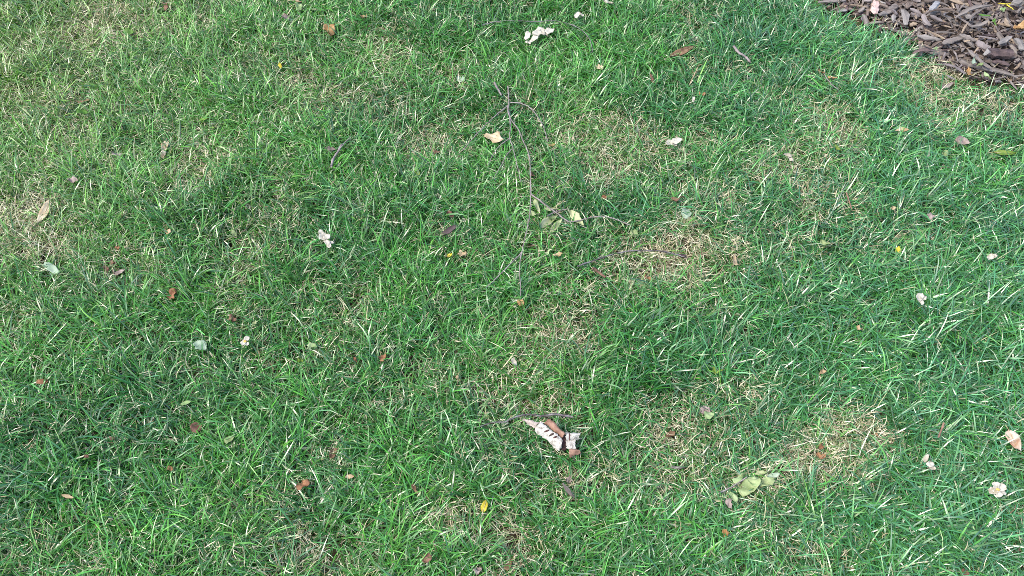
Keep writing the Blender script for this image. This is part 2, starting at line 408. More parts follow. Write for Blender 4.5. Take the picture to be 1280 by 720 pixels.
while n_chip < 290 and tries < 60000:
    tries += 1
    px, py = r.uniform(1005, 1300), r.uniform(-25, 112)
    p = pix(px, py, .02)
    if not in_bed(p.x + r.uniform(-.05, .05), p.y + r.uniform(-.02, .07) * r.random()): continue
    key = (int(p.x / .024), int(p.y / .024))
    if cells.get(key, 0) >= 2: continue
    cells[key] = cells.get(key, 0) + 1
    kind, vs, fs, per = r.choice(chip_meshes)
    tone = r.choices(range(6), (34, 22, 18, 8, 12, 6))[0]
    o = bpy.data.objects.new('wood_chip', per[tone])
    o.location = (p.x, p.y, bed_h(p.x, p.y) + r.uniform(.003, .022))
    o.rotation_euler = (r.uniform(-.5, .5), r.uniform(-.35, .35), r.uniform(0, 6.283))
    s = r.uniform(.36, .82); o.scale = (s, s * r.uniform(.8, 1.2), s)
    link(o)
    tag(o, chip_label(o.location, f'{TONE[tone]} {KIND[kind]}'), 'wood chip', BED_GROUP)
    n_chip += 1
# fine fragments and the bed outside the picture: one mass
fv, ff = [], []
r = random.Random(5)
def put(vs, fs, loc, rot, s):
    mt = Matrix.Translation(loc) @ rot.to_matrix().to_4x4() @ Matrix.Scale(s, 4)
    b = len(fv); fv.extend([tuple(mt @ Vector(v)) for v in vs]); ff.extend([tuple(i + b for i in f) for f in fs])
from mathutils import Euler
cnt = 0
while cnt < 3400:
    if cnt < 2300: p = pix(r.uniform(1005, 1310), r.uniform(-30, 114), .02)
    else: p = Vector((r.uniform(.9, 3.4), r.uniform(1.4, 4.2), 0))
    if not in_bed(p.x, p.y): continue
    cnt += 1
    kind, vs, fs, per = r.choice(chip_meshes)
    s = r.uniform(.18, .5) if cnt < 2300 else r.uniform(.5, 1.2)
    put(vs, fs, Vector((p.x, p.y, bed_h(p.x, p.y) + r.uniform(-.002, .014))), Euler((r.uniform(-.6, .6), r.uniform(-.4, .4), r.uniform(0, 6.28))), s)
mf = mesh_obj('mulch_fragments', fv, ff, WOOD[1], smooth=False)
for wm in (WOOD[0], WOOD[2], WOOD[4], WOOD[5]): mf.data.materials.append(wm)
nf = len(chip_meshes[0][2])
mf.data.polygons.foreach_set('material_index', np.array([(i // nf) * 7 % 11 % 5 for i in range(len(ff))], dtype=np.int32))
mf['kind'] = 'stuff'; tag(mf, 'fine brown wood mulch fragments filling the bed', 'mulch')

# ------------------------------------------------------------------ fallen leaves, twigs, petals, bark
def canopy(x, y):
    d, b, l, _, _ = lawn_maps(np.array([x]), np.array([y]))
    return float(.031 * (1 - .62 * d[0]) * (1 - .4 * b[0]) + .010 * l[0] + ground_h(x, y))

PROFILE = {'lance': lambda s: math.sin(math.pi * s ** .85) ** .9, 'round': lambda s: (max(0, 1 - (2 * s - 1) ** 2)) ** .5,
           'tri': lambda s: (1 - s) ** .8 if s > .05 else .8, 'ovate': lambda s: math.sin(math.pi * s ** .62) ** .75,
           'strip': lambda s: .75 + .25 * math.sin(7 * s) if 0 < s < 1 else .45, 'irreg': lambda s: math.sin(math.pi * min(1, .08 + s * .9)) ** .5}
def sheet_mesh(L, W, shape, curl, cup, wav, seed, thick=.0005, n=9, m=4, jag=.08, fold=0):
    r = random.Random(seed); vs, fs = [], []
    ph = [r.uniform(0, 6.28) for _ in range(6)]
    for i in range(n + 1):
        s = i / n; w = max(.02, PROFILE[shape](s)) * W * .5
        jl = 1 + r.uniform(-jag, jag); jr = 1 + r.uniform(-jag, jag)
        for j in range(m + 1):
            v = 2 * j / m - 1
            y = v * w * (jl if v < 0 else jr)
            x = (s - .5) * L + (abs(v) ** 2) * r.uniform(-jag, jag) * L * .25
            z = cup * (v * v) * w + curl * ((2 * s - 1) ** 2) * L + wav * W * (math.sin(5 * s + ph[0]) * v * .6 + .5 * math.sin(9 * s + ph[1] + 2 * v)) + fold * abs(v) * w
            vs.append((x, y, z))
    k = m + 1
    for i in range(n):
        for j in range(m):
            fs.append((i * k + j, (i + 1) * k + j, (i + 1) * k + j + 1, i * k + j + 1))
    # thickness
    N = len(vs); vs += [(x, y, z - thick) for x, y, z in vs]
    fs2 = [tuple(N + i for i in reversed(f)) for f in fs]
    rim = [j for j in range(k)] + [i * k + m for i in range(1, n + 1)] + [n * k + j for j in range(m - 1, -1, -1)] + [i * k for i in range(n - 1, 0, -1)]
    side = [(rim[i], rim[(i + 1) % len(rim)], N + rim[(i + 1) % len(rim)], N + rim[i]) for i in range(len(rim))]
    return vs, fs + fs2 + side
def tube_mesh(pts, rads, sides=6, caps=True):
    vs, fs = [], []
    n = len(pts)
    for i, p in enumerate(pts):
        t = (pts[min(n - 1, i + 1)] - pts[max(0, i - 1)]).normalized()
        u = t.cross(Vector((0, 0, 1)))
        if u.length < 1e-4: u = Vector((1, 0, 0))
        u.normalize(); w = t.cross(u)
        for a in range(sides):
            q = 2 * math.pi * a / sides
            vs.append(p + (u * math.cos(q) + w * math.sin(q)) * rads[i])
    for i in range(n - 1):
        for a in range(sides):
            b = (a + 1) % sides
            fs.append((i * sides + a, i * sides + b, (i + 1) * sides + b, (i + 1) * sides + a))
    fs.append(tuple(range(sides))); fs.append(tuple(reversed(range((n - 1) * sides, n * sides))))
    return vs, fs

seed_n = [400]
def leaf(name, label, x0, y0, x1, y1, wpx, col, shape='lance', curl=.06, cup=.3, wav=.08, cat='leaf', group='fallen leaves on the lawn', parts=None, jag=.08,
         up=.001, keep=.36, tilt=None, parent=None, fold=0, in_mulch=False, pressed=True):
    """a leaf whose ends lie at two places of the lawn; larger ones show a midrib and a stalk"""
    seed_n[0] += 1; sd = seed_n[0]; r = random.Random(sd)
    mx, my = (x0 + x1) / 2, (y0 + y1) / 2
    z = .03
    for _ in range(3):
        c = pix(mx, my, z); z = (bed_h(c.x, c.y) + .030 if in_mulch else canopy(c.x, c.y)) + up
    c = pix(mx, my, z)
    L, a = flat_axes(pix(x0, y0, z), pix(x1, y1, z)); W = wpx * mm_px(mx, my) * 1.08
    tiny = math.hypot(x1 - x0, y1 - y0) < 14
    vs, fs = sheet_mesh(L, W, 'irreg' if tiny and shape == 'round' else shape, curl + (.08 if tiny else 0), cup, wav + (.22 if tiny else .06), sd, jag=jag + (.24 if tiny else .10 if shape == 'irreg' else .03), fold=fold, m=6)
    tl = tilt if tilt is not None else (r.uniform(-.34, .34), r.uniform(-.28, .28))
    if parts is None: parts = max(math.hypot(x1 - x0, y1 - y0), wpx) >= 20
    if pressed and not in_mulch: FOOT.append((c.x, c.y, a, L / 2, W / 2, z - .002, keep))
    if parent is not None or not parts:
        o = mesh_obj(name, vs, fs, LM[col], parent)
        o.location = c - (parent.location if parent is not None else Vector())
        o.rotation_euler = (tl[0], tl[1], a)
        if parent is None: tag(o, label, cat, group)
        return o
    e = empty(name, c); e.rotation_euler = (tl[0], tl[1], a)
    mesh_obj('leaf_blade', vs, fs, LM[col], e)
    pts, rad = [], []
    for i in range(10):
        s = i / 9; pts.append(Vector(((s - .5) * L * .94, 0, curl * ((2 * s - 1) ** 2) * L + .0005))); rad.append(.0007 * (1.15 - s * .8))
    v2, f2 = tube_mesh(pts, rad, 5); mesh_obj('midrib', v2, f2, LM['midrib'], e)
    st = [Vector((-.5 * L - t * .012, .002 * t * r.uniform(-1, 1), curl * L - .002 * t)) for t in (-.3, .4, 1.0)]
    v2, f2 = tube_mesh(st, [.0008, .0008, .001], 5); mesh_obj('leaf_stalk', v2, f2, LM['midrib'], e)
    return tag(e, label, cat, group)

# name, label, ends, width, colour, shape
leaf('dry_leaf', 'long cream and tan curled leaf at the left picture edge', 63, 252, 48, 283, 10, 'cream', 'lance', .08, .5, parts=True)
leaf('dry_leaf', 'large tan and pinkish oval leaf at the right picture edge', 1262, 536, 1274, 568, 14, 'tanpink', 'ovate', .06, .35, parts=True)
leaf('dry_leaf', 'pale beige narrow strip-shaped leaf in the upper left lawn', 207, 176, 204, 199, 8, 'cream', 'strip', .05, .4, jag=.2, parts=True)
leaf('dry_leaf', 'amber crinkled round leaf near the top left', 409, 31, 413, 46, 13, 'amber', 'round', .08, .5, .18)
leaf('dry_leaf', 'flat tan leaf cut by the top picture edge', 357, 0, 378, 1, 9, 'tan', 'ovate', .04, .2)
leaf('green_leaf', 'light green small leaf just below the tan leaf at the top edge', 373, 5, 374, 16, 8, 'palegreen', 'ovate', .05, .3)
leaf('dry_leaf', 'cream leaf with burnt brown upper edge left of the long twig', 606, 167, 628, 178, 13, 'cream', 'irreg', .04, .3, .1, jag=.22, parts=True)
leaf('dry_leaf', 'narrow brown dry leaf in the grass at upper right', 836, 72, 868, 59, 8, 'brown', 'lance', .06, .6, parts=True, up=.006)
leaf('green_leaf', 'bright green round leaf near the top left corner', 153, 40, 167, 41, 8, 'green', 'round', .04, .3)
leaf('green_leaf', 'yellow-green clover-like leaf left of the pale beige strip', 96, 140, 111, 141, 9, 'green', 'round', .04, .3)
leaf('green_leaf', 'yellow-green oval leaf right of the pale beige strip, far upper left', 249, 150, 263, 148, 6, 'yellowgreen', 'ovate', .04, .3)
leaf('dry_leaf', 'grey-brown bark-like leaf fragment beside the clover-like leaf', 98, 129, 112, 124, 5, 'brown', 'irreg', .03, .2)
leaf('dry_leaf', 'orange-brown fragment close to the top edge at left', 207, 5, 208, 14, 5, 'rust', 'irreg')
leaf('dry_leaf', 'small tan crumpled leaf right of the amber leaf', 451, 21, 459, 22, 7, 'tan', 'irreg', .1, .5, .2)
leaf('green_leaf', 'small mint-green leaf in the grass at upper middle', 573, 96, 581, 103, 8, 'mint', 'ovate')
leaf('dry_leaf', 'yellow-green upright leaf tip left of the twig fork', 519, 209, 524, 223, 6, 'yellowgreen', 'lance', .1, .5)
leaf('dry_leaf', 'silver-grey narrow leaf touching the short forked stick', 406, 186, 420, 186, 5, 'greybrown', 'lance', .05, .3)
leaf('dry_leaf', 'tiny rust-orange leaf bit below the mint-green leaf', 541, 189, 550, 192, 6, 'rust', 'irreg')
leaf('dry_leaf', 'tiny yellow leaf bit in the upper left lawn', 349, 79, 352, 86, 4, 'yellow', 'lance')
leaf('dry_leaf', 'pale tan leaf bit at the top edge right of the white scraps', 754, 1, 767, 5, 6, 'offwhite', 'irreg')
leaf('dry_leaf', 'tiny cream leaf bit under the dark arched twig at the top', 745, 83, 754, 86, 6, 'cream', 'irreg')
leaf('dry_leaf', 'small bright orange leaf bit in the upper right lawn', 874, 117, 882, 119, 6, 'orange', 'round')
leaf('dry_leaf', 'small off-white flake left of the bright orange bit', 866, 122, 868, 131, 4, 'offwhite', 'strip')
leaf('dry_leaf', 'thin dark red leaf sliver among upper right grass', 812, 94, 818, 104, 4, 'rust', 'lance')
leaf('dry_leaf', 'tiny yellow leaf bit at the end of the right twig branch', 686, 181, 694, 182, 5, 'amber', 'irreg')
leaf('dry_leaf', 'tiny brown leaf bit touching the long twig', 662, 218, 668, 220, 6, 'rust', 'irreg')
leaf('dry_leaf', 'orange leaf bit, left one of a pair near the mulch', 1022, 89, 1031, 91, 5, 'orange', 'lance')
leaf('dry_leaf', 'orange narrow leaf, right one of a pair near the mulch', 1035, 96, 1047, 99, 5, 'amber', 'lance')
leaf('dry_leaf', 'curled beige leaf in the upper right lawn', 1119, 163, 1136, 164, 6, 'tan', 'lance', .1, .8)
leaf('green_leaf', 'bright yellow-green leaf standing in the right lawn', 1043, 182, 1051, 191, 7, 'yellowgreen', 'ovate', .05, .4)
leaf('dry_leaf', 'grey-tan crumpled leaf clump near the right edge', 1193, 176, 1212, 178, 9, 'greybrown', 'irreg', .1, .5, .2, parts=False)
leaf('green_leaf', 'long yellow-green leaf lying at the right picture edge', 1240, 192, 1270, 191, 8, 'yellowgreen', 'lance', .03, .3, parts=True)
leaf('green_leaf', 'dull pale green leaf left of the long yellow-green leaf', 1178, 191, 1190, 197, 9, 'wiltgreen', 'ovate')
leaf('dry_leaf', 'brown and pale dead leaf on the bare soil by the mulch', 1176, 112, 1192, 104, 7, 'greybrown', 'lance', .06, .5)
leaf('green_leaf', 'pale blue-green torn leaf piece in the left lawn', 56, 331, 73, 340, 9, 'mint', 'irreg', .04, .3)
leaf('dry_leaf', 'orange-brown square leaf in the left lawn', 212, 374, 220, 363, 11, 'orange', 'irreg', .06, .4, .15)
leaf('dry_leaf', 'tiny orange leaf bit above the grey bark flake at left', 144, 309, 150, 311, 5, 'orange', 'round')
leaf('dry_leaf', 'brown-orange leaf bit, right one of two by the grey bark flake', 138, 328, 146, 330, 5, 'rust', 'irreg')
leaf('dry_leaf', 'brown-orange leaf bit, left one of two by the grey bark flake', 131, 333, 135, 340, 5, 'rust', 'irreg')
leaf('bark_flake', 'flat grey-brown bark flake in the left lawn', 143, 342, 158, 338, 8, 'pinkgrey', 'irreg', .02, .2, cat='bark', group=None)
leaf('dry_leaf', 'dark red-brown curled leaf with a white edge', 286, 399, 295, 402, 8, 'rust', 'irreg', .1, .8)
leaf('green_leaf', 'grey-green pale torn leaf left of the tiny white flower', 244, 428, 258, 437, 12, 'mint', 'irreg', .05, .3, jag=.2)
leaf('green_leaf', 'yellowish leaf bit above the tiny white flower', 316, 403, 321, 406, 6, 'wilt', 'round')
leaf('green_leaf', 'yellow-green small leaf in the dark grass at left', 290, 290, 297, 297, 7, 'wiltgreen', 'ovate')
leaf('dry_leaf', 'small tan leaf bit above the orange-brown square leaf', 206, 288, 214, 291, 6, 'tan', 'irreg')
leaf('dry_leaf', 'orange leaf bit near the left picture edge', 46, 478, 60, 476, 6, 'orange', 'irreg')
leaf('dry_leaf', 'dark brown leaf above the dark bark chip', 560, 265, 567, 271, 7, 'rust', 'irreg')
leaf('dry_leaf', 'bright yellow leaf bit below the dark bark chip', 559, 321, 566, 317, 5, 'yellow', 'lance')
leaf('dry_leaf', 'tan papery leaf right of the bright yellow bit', 574, 315, 582, 322, 9, 'tan', 'irreg', .05, .3, jag=.2)
leaf('dry_leaf', 'brown oval leaf in the middle left lawn', 475, 452, 483, 442, 8, 'orange', 'ovate', .05, .4)
leaf('green_leaf', 'pale green round leaf left of the brown oval leaf', 386, 430, 394, 438, 9, 'palegreen', 'round')
leaf('green_leaf', 'small green leaf below the pale green round leaf', 371, 450, 379, 452, 6, 'yellowgreen', 'ovate')
leaf('dry_leaf', 'orange sliver left of the brown oval leaf', 442, 447, 446, 453, 4, 'orange', 'lance')
leaf('dry_leaf', 'tiny tan leaf sliver right of the brown oval leaf', 570, 470, 575, 477, 4, 'tan', 'lance')
leaf('green_leaf', 'pale mint heart-shaped leaf above the straw patch', 851, 268, 865, 266, 13, 'mint', 'ovate', .03, .3)
leaf('green_leaf', 'yellow-green crinkled leaf at the top of the straw patch', 787, 292, 798, 293, 9, 'wiltgreen', 'irreg', .06, .4)
leaf('dry_leaf', 'tiny orange leaf bit above the withered sprig', 752, 249, 758, 245, 5, 'orange', 'irreg')
leaf('dry_leaf', 'rust leaf bit above the mint heart-shaped leaf', 840, 251, 853, 247, 6, 'rust', 'irreg')
leaf('dry_leaf', 'upright tan pointed leaf right of the straw patch', 918, 332, 918, 317, 9, 'tan', 'tri', .06, .4)
leaf('dry_leaf', 'small orange leaf bit in the middle of the straw patch', 805, 347, 814, 349, 7, 'orange', 'irreg')
leaf('dry_leaf', 'amber leaf bit at the lower end of the long twig', 646, 378, 655, 379, 8, 'amber', 'round', .06, .4)
leaf('dry_leaf', 'light orange leaf sliver below the withered sprig', 691, 318, 704, 318, 5, 'tan', 'lance')
leaf('green_leaf', 'small pale leaf sliver left of the light orange sliver', 683, 320, 687, 311, 4, 'palegreen', 'lance')
leaf('green_leaf', 'bright green small leaf in the lush middle tuft', 890, 464, 903, 464, 8, 'yellowgreen', 'ovate')
leaf('dry_leaf', 'pale bone-coloured flake in the middle of the lawn', 641, 448, 644, 459, 6, 'offwhite', 'irreg')
leaf('dry_leaf', 'small yellow leaf bit in the right lawn', 1119, 312, 1127, 314, 7, 'yellow', 'irreg')
leaf('dry_leaf', 'small cream leaf in the right lawn above the yellow bit', 1115, 258, 1119, 267, 6, 'cream', 'ovate')
leaf('dry_leaf', 'pinkish-tan leaf bit right of the small cream leaf', 1159, 270, 1168, 271, 7, 'pinkgrey', 'irreg')
leaf('green_leaf', 'dull green round leaf in the right lawn', 1025, 303, 1037, 306, 10, 'wiltgreen', 'round')
leaf('dry_leaf', 'tan leaf bit left of the small white flower', 1070, 409, 1078, 412, 6, 'tan', 'ovate')
leaf('dry_leaf', 'tan and rust leaf bit in the lower right lawn', 1024, 466, 1032, 463, 5, 'tan', 'irreg')
leaf('dry_leaf', 'reddish-brown leaf in the lower left lawn', 240, 540, 252, 528, 13, 'rust', 'ovate', .03, .3)
leaf('green_leaf', 'pale green narrow leaf above the reddish-brown leaf', 225, 505, 240, 503, 6, 'palegreen', 'lance')
leaf('green_leaf', 'dull green leaf right of the reddish-brown leaf', 280, 552, 295, 547, 9, 'wiltgreen', 'ovate')
leaf('dry_leaf', 'tiny rust bit left of the reddish-brown leaf', 137, 546, 143, 550, 4, 'rust', 'irreg')
leaf('dry_leaf', 'tiny red-brown bit farther left of the reddish-brown leaf', 105, 570, 111, 571, 4, 'rust', 'irreg')
leaf('dry_leaf', 'tiny orange bit below the reddish-brown leaf', 210, 584, 216, 587, 5, 'orange', 'irreg')
leaf('dry_leaf', 'narrow tan-orange leaf near the lower left corner', 77, 619, 93, 622, 4, 'tan', 'lance')
leaf('dry_leaf', 'grey-brown crumpled leaf in the lower middle lawn', 413, 574, 419, 560, 8, 'brown', 'irreg', .1, .6)
leaf('dry_leaf', 'orange-brown folded leaf in the lower middle lawn', 371, 611, 387, 603, 11, 'orange', 'irreg', .06, .5, .15, jag=.2)
leaf('dry_leaf', 'tan small leaf right of the orange-brown folded leaf', 432, 596, 443, 596, 5, 'tan', 'ovate')
leaf('dry_leaf', 'thin brown strip leaf above the dry patch at the bottom', 516, 606, 522, 618, 5, 'brown', 'strip')
leaf('dry_leaf', 'bright yellow oval leaf in the lower middle lawn', 603, 642, 608, 624, 8, 'yellow', 'lance', .04, .3, up=.010, keep=.02, parts=True)
leaf('dry_leaf', 'rust-brown leaf at the bottom picture edge', 529, 703, 539, 694, 10, 'rust', 'irreg', .06, .4)
leaf('dry_leaf', 'grey-tan leaf cut by the bottom edge below the yellow leaf', 593, 716, 602, 711, 8, 'pinkgrey', 'irreg')
leaf('dry_leaf', 'brown leaf bit at the bottom edge right of the grey-tan leaf', 632, 712, 640, 700, 7, 'brown', 'irreg')
leaf('dry_leaf', 'pinkish-brown leaf behind the pale green leaf with a notch', 875, 512, 888, 515, 9, 'pinkgrey', 'irreg', .04, .3)
leaf('green_leaf', 'pale green heart-shaped leaf with a notch in the lower right', 880, 521, 894, 517, 11, 'palegreen', 'ovate', .03, .3, up=.008)
leaf('dry_leaf', 'amber leaf bit below the green leaf sprig', 903, 664, 911, 668, 8, 'amber', 'irreg')
leaf('dry_leaf', 'orange leaf bit, upper one of two on the round straw patch', 1022, 557, 1030, 559, 6, 'orange', 'lance')
leaf('dry_leaf', 'orange leaf bit, lower one of two on the round straw patch', 1020, 568, 1032, 572, 7, 'orange', 'irreg')
leaf('dry_leaf', 'tiny orange leaf bit right of the round straw patch', 1091, 541, 1097, 544, 4, 'orange', 'irreg')
leaf('dry_leaf', 'brown leaf bit at the bottom edge in the lower right', 1200, 713, 1211, 717, 7, 'rust', 'irreg')
leaf('dry_leaf', 'small brown-grey leaf left of the lower slanting chip', 708, 598, 714, 602, 8, 'greybrown', 'irreg')
leaf('dry_leaf', 'dark brown dead leaf on the straw right of the birch bark', 832, 545, 844, 541, 6, 'brown', 'irreg')
leaf('dry_leaf', 'pale straw-coloured leaf at the far left, upper lawn', 87, 224, 98, 226, 7, 'greybrown', 'irreg')
leaf('dry_leaf', 'grey flat leaf left of the beige strip leaf', 140, 194, 153, 193, 5, 'pinkgrey', 'irreg')
leaf('dry_leaf', 'tan curled bit left of the amber round leaf', 353, 20, 362, 24, 8, 'greybrown', 'irreg', .1, .5)
# on the mulch
leaf('dry_leaf', 'amber three-cornered leaf where mulch meets the lawn', 1210, 95, 1211, 84, 9, 'amber', 'tri', .04, .3, in_mulch=True, up=-.002, group='leaves on the mulch')
leaf('green_leaf', 'tiny pale green leaf on the broad grey bark flake', 1168, 64, 1172, 59, 5, 'palegreen', 'ovate', in_mulch=True, up=.004, group='leaves on the mulch')
leaf('green_leaf', 'pale green pointed leaf, left of two under the dark chunk', 1216, 81, 1218, 71, 6, 'mint', 'tri', in_mulch=True, up=.0, group='leaves on the mulch')
leaf('green_leaf', 'olive green leaf, right of two under the dark chunk', 1221, 82, 1229, 80, 4, 'wiltgreen', 'lance', in_mulch=True, group='leaves on the mulch')
leaf('green_leaf', 'pale green lance-shaped leaf at the bottom edge of the mulch', 1230, 91, 1238, 100, 5, 'palegreen', 'lance', in_mulch=True, up=.002, group='leaves on the mulch')
leaf('green_leaf', 'bright green narrow leaf in the middle of the mulch', 1223, 19, 1238, 20, 4, 'green', 'lance', in_mulch=True, up=.012, group='leaves on the mulch')
leaf('green_leaf', 'small green leaf hanging below the bright green narrow leaf', 1241, 25, 1245, 32, 4, 'green', 'lance', in_mulch=True, up=.008, group='leaves on the mulch')
leaf('green_leaf', 'tiny green leaf near the yellow straw at top right', 1250, 13, 1257, 11, 5, 'palegreen', 'ovate', in_mulch=True, up=.008, group='leaves on the mulch')
leaf('dry_leaf', 'mustard-yellow ragged leaf on the mulch at the right picture edge', 1267, 36, 1280, 33, 10, 'amber', 'irreg', .05, .4, .2, in_mulch=True, up=.006, group='leaves on the mulch', jag=.25)

# --- white petals and blossoms
def blossom(label, cx, cy, petals, col='white', heart=False, name='white_blossom'):
    """petals: (dx0, dy0, dx1, dy1, width) in picture pixels about the middle"""
    z = .03
    for _ in range(3):
        c = pix(cx, cy, z); z = canopy(c.x, c.y) + .012
    c = pix(cx, cy, z); e = empty(name, c)
    for i, (a0, b0, a1, b1, w) in enumerate(petals):
        seed_n[0] += 1
        p0, p1 = pix(cx + a0, cy + b0, z), pix(cx + a1, cy + b1, z)
        L, a = flat_axes(p0, p1); L *= 1.15; W = w * mm_px(cx, cy) * 1.25
        rr = random.Random(seed_n[0])
        vs, fs = sheet_mesh(L, W, 'irreg' if i % 2 else 'round', rr.uniform(.02, .14), rr.uniform(.2, .6), .16, seed_n[0], n=7, jag=.14)
        o = mesh_obj('petal', vs, fs, LM[col if i % 3 else col], e)
        o.location = (p0 + p1) / 2 - c + Vector((0, 0, rr.uniform(0, .004))); o.rotation_euler = (rr.uniform(-.3, .3), rr.uniform(-.25, .25), a)
        m_ = (p0 + p1) / 2
        FOOT.append((m_.x, m_.y, a, L / 2, W / 2, z - .003, .05))
    if heart:
        bm = bmesh.new(); bmesh.ops.create_icosphere(bm, subdivisions=2, radius=.0028)
        me = bpy.data.meshes.new('flower_heart'); bm.to_mesh(me); bm.free(); me.materials.append(LM['yolk'])
        h = link(bpy.data.objects.new('flower_heart', me), e); h.location = (0, 0, .004); h.scale = (1.3, 1, .6)
    return tag(e, label, 'petals', 'white petals scattered on the lawn')
blossom('cluster of torn cream-white petal scraps near the top of the lawn', 674, 43,
        [(-16, 8, -13, -1, 6), (-10, 10, -2, 4, 6), (-8, 3, 2, -1, 8), (-2, -7, 5, 2, 9), (2, -4, 10, 1, 6), (9, -1, 17, -6, 7), (-17, 10, -11, 12, 4)])
blossom('white crumpled petal strip in the grass left of the middle', 408, 299,
        [(-8, -9, -4, -3, 5), (-8, 1, 1, -4, 8), (-1, -3, 4, 2, 7), (-1, 2, 3, 9, 5), (3, 8, 8, 3, 5), (2, 11, 6, 8, 5)])
blossom('white open flower with brown-yellow centre at the lower right', 1246, 613,
        [(-1, 0, -9, 3, 8), (-2, -2, -3, -9, 8), (1, -2, 10, -4, 8), (1, 2, 11, 3, 7), (0, 4, 3, 9, 7), (-5, -1, 4, 2, 7)], heart=True)
blossom('small white flower in the right lawn', 1150, 375, [(-5, 2, 1, -6, 7), (0, -3, 6, 1, 7), (-3, 3, 4, 5, 6)])
blossom('white feathery petal in the upper right lawn', 842, 179, [(-10, 3, -1, -1, 6), (-2, 1, 9, -2, 7), (-3, -2, 3, 3, 5)])
blossom('tiny white petal at the top near the dark arched twig', 724, 20, [(-5, 2, 1, -2, 6), (0, -1, 5, 1, 5)])
blossom('tiny white and yellow flower in the left lawn', 307, 428, [(-4, 4, 0, -2, 5), (0, -1, 4, -6, 5), (0, 2, 4, 3, 4)], heart=True)
blossom('pale yellowish-white petal scraps in the lower right lawn', 1161, 581, [(-6, -3, -2, -12, 4), (-4, 0, 5, 1, 6), (0, 4, 8, 5, 4)], 'offwhite')
blossom('faint off-white petal near the right picture edge', 1240, 322, [(-4, 3, 0, -3, 6), (0, 0, 5, -3, 5)], 'offwhite')
blossom('pale off-white petal in the right lawn left of the curled beige leaf', 985, 197, [(-6, -1, 4, 0, 5), (0, 1, 6, 4, 4)], 'offwhite')

# --- wilted sprigs: several leaves on one stem
def sprig(name, label, leaves, stem, colstem):
    z0 = .03; c0 = pix(*stem[0], .03); z0 = canopy(c0.x, c0.y) + .006; c0 = pix(*stem[0], z0)
    e = empty(name, c0)
    for (x0, y0, x1, y1, w, col, shape, cup, cu) in leaves:
        leaf('leaf', '', x0, y0, x1, y1, w * .86, col, shape, cu, cup, .26, parent=e, up=.004, keep=.22, jag=.16)
    pts = [pix(a, b, z0 + .002) - c0 for a, b in stem]
    v, f = tube_mesh(pts, [.0016 - .0008 * i / len(pts) for i in range(len(pts))]); mesh_obj('stem', v, f, M[colstem], e)
    return tag(e, label, 'leaf sprig')
sprig('wilted_sprig', 'sprig of pale wilted green leaves beside the long twig',
      [(667, 251, 675, 266, 7, 'wilt', 'lance', .5, .05), (659, 267, 675, 269, 7, 'wilt', 'lance', .4, .05), (681, 263, 698, 261, 5, 'wilt', 'lance', .5, .05),
       (673, 286, 697, 268, 11, 'wilt', 'lance', .45, .05), (687, 291, 703, 274, 7, 'wilt', 'lance', .5, .05), (711, 262, 731, 284, 10, 'wilt', 'lance', .5, .06)],
      [(684, 270), (692, 266), (700, 263), (711, 261)], 'twig')
sprig('leaf_sprig', 'sprig of broken green lobed leaves on dry grass at lower right',
      [(918, 604, 931, 592, 12, 'palegreen', 'tri', .3, .04), (926, 617, 950, 599, 19, 'wiltgreen', 'irreg', .3, .03), (935, 600, 952, 605, 12, 'palegreen', 'irreg', .4, .04),
       (950, 606, 968, 600, 13, 'wiltgreen', 'irreg', .3, .04), (944, 592, 962, 590, 6, 'wilt', 'lance', .4, .05), (958, 596, 975, 593, 6, 'mint', 'irreg', .4, .05),
       (912, 614, 922, 633, 8, 'palegreen', 'lance', .7, .04), (907, 624, 915, 635, 9, 'pinkgrey', 'ovate', .5, .05)],
      [(899, 616), (906, 613), (914, 609), (922, 604), (934, 596)], 'twig')

# --- twigs
def spline(pts, per=6):
    out = []
    P = [pts[0]] + list(pts) + [pts[-1]]
    for i in range(1, len(P) - 2):
        for k in range(per):
            t = k / per
            p0, p1, p2, p3 = P[i - 1], P[i], P[i + 1], P[i + 2]
            out.append(.5 * ((2 * p1) + (p2 - p0) * t + (2 * p0 - 5 * p1 + 4 * p2 - p3) * t * t + (3 * p1 - p0 - 3 * p2 + p3) * t ** 3))
    out.append(P[-1]); return out
def twig_part(name, pxs, r0, r1, mat, parent=None, up=.008, keep=.12, origin=None, wob=.0006):
    seed_n[0] += 1; r = random.Random(seed_n[0])
    pts = []
    for a, b in pxs:
        z = .03
        for _ in range(2):
            c = pix(a, b, z); z = canopy(c.x, c.y) + up
        pts.append(pix(a, b, z))
    pts = spline(pts, 6)
    pts = [p + Vector((r.uniform(-wob, wob), r.uniform(-wob, wob), r.uniform(-wob, wob))) for p in pts]
    n = len(pts)
    rads = [(r0 + (r1 - r0) * i / (n - 1)) * (1.35 if (i % 9 == 4) else r.uniform(.88, 1.1)) for i in range(n)]
    for i, p in enumerate(pts):
        FOOT.append((p.x, p.y, 0, .009, .007, p.z - .002, keep))
    o0 = origin if origin is not None else pts[0]
    v, f = tube_mesh([p - o0 for p in pts], rads, 7)
    o = mesh_obj(name, v, f, mat, parent)
    if parent is None: o.location = o0
    return o, o0
def twig(name, label, parts, mat, cat='twig', up=.008, keep=.12, group='fallen twigs'):
    e = None
    if len(parts) == 1:
        o, _ = twig_part(name, *parts[0][1:], mat, up=up, keep=keep); return tag(o, label, cat, group)
    z = .03; c = pix(*parts[0][1][0], .045); e = empty(name, c)
    for pn, pxs, r0, r1 in parts:
        twig_part(pn, pxs, r0, r1, mat, e, up, keep, origin=c)
    return tag(e, label, cat, group)
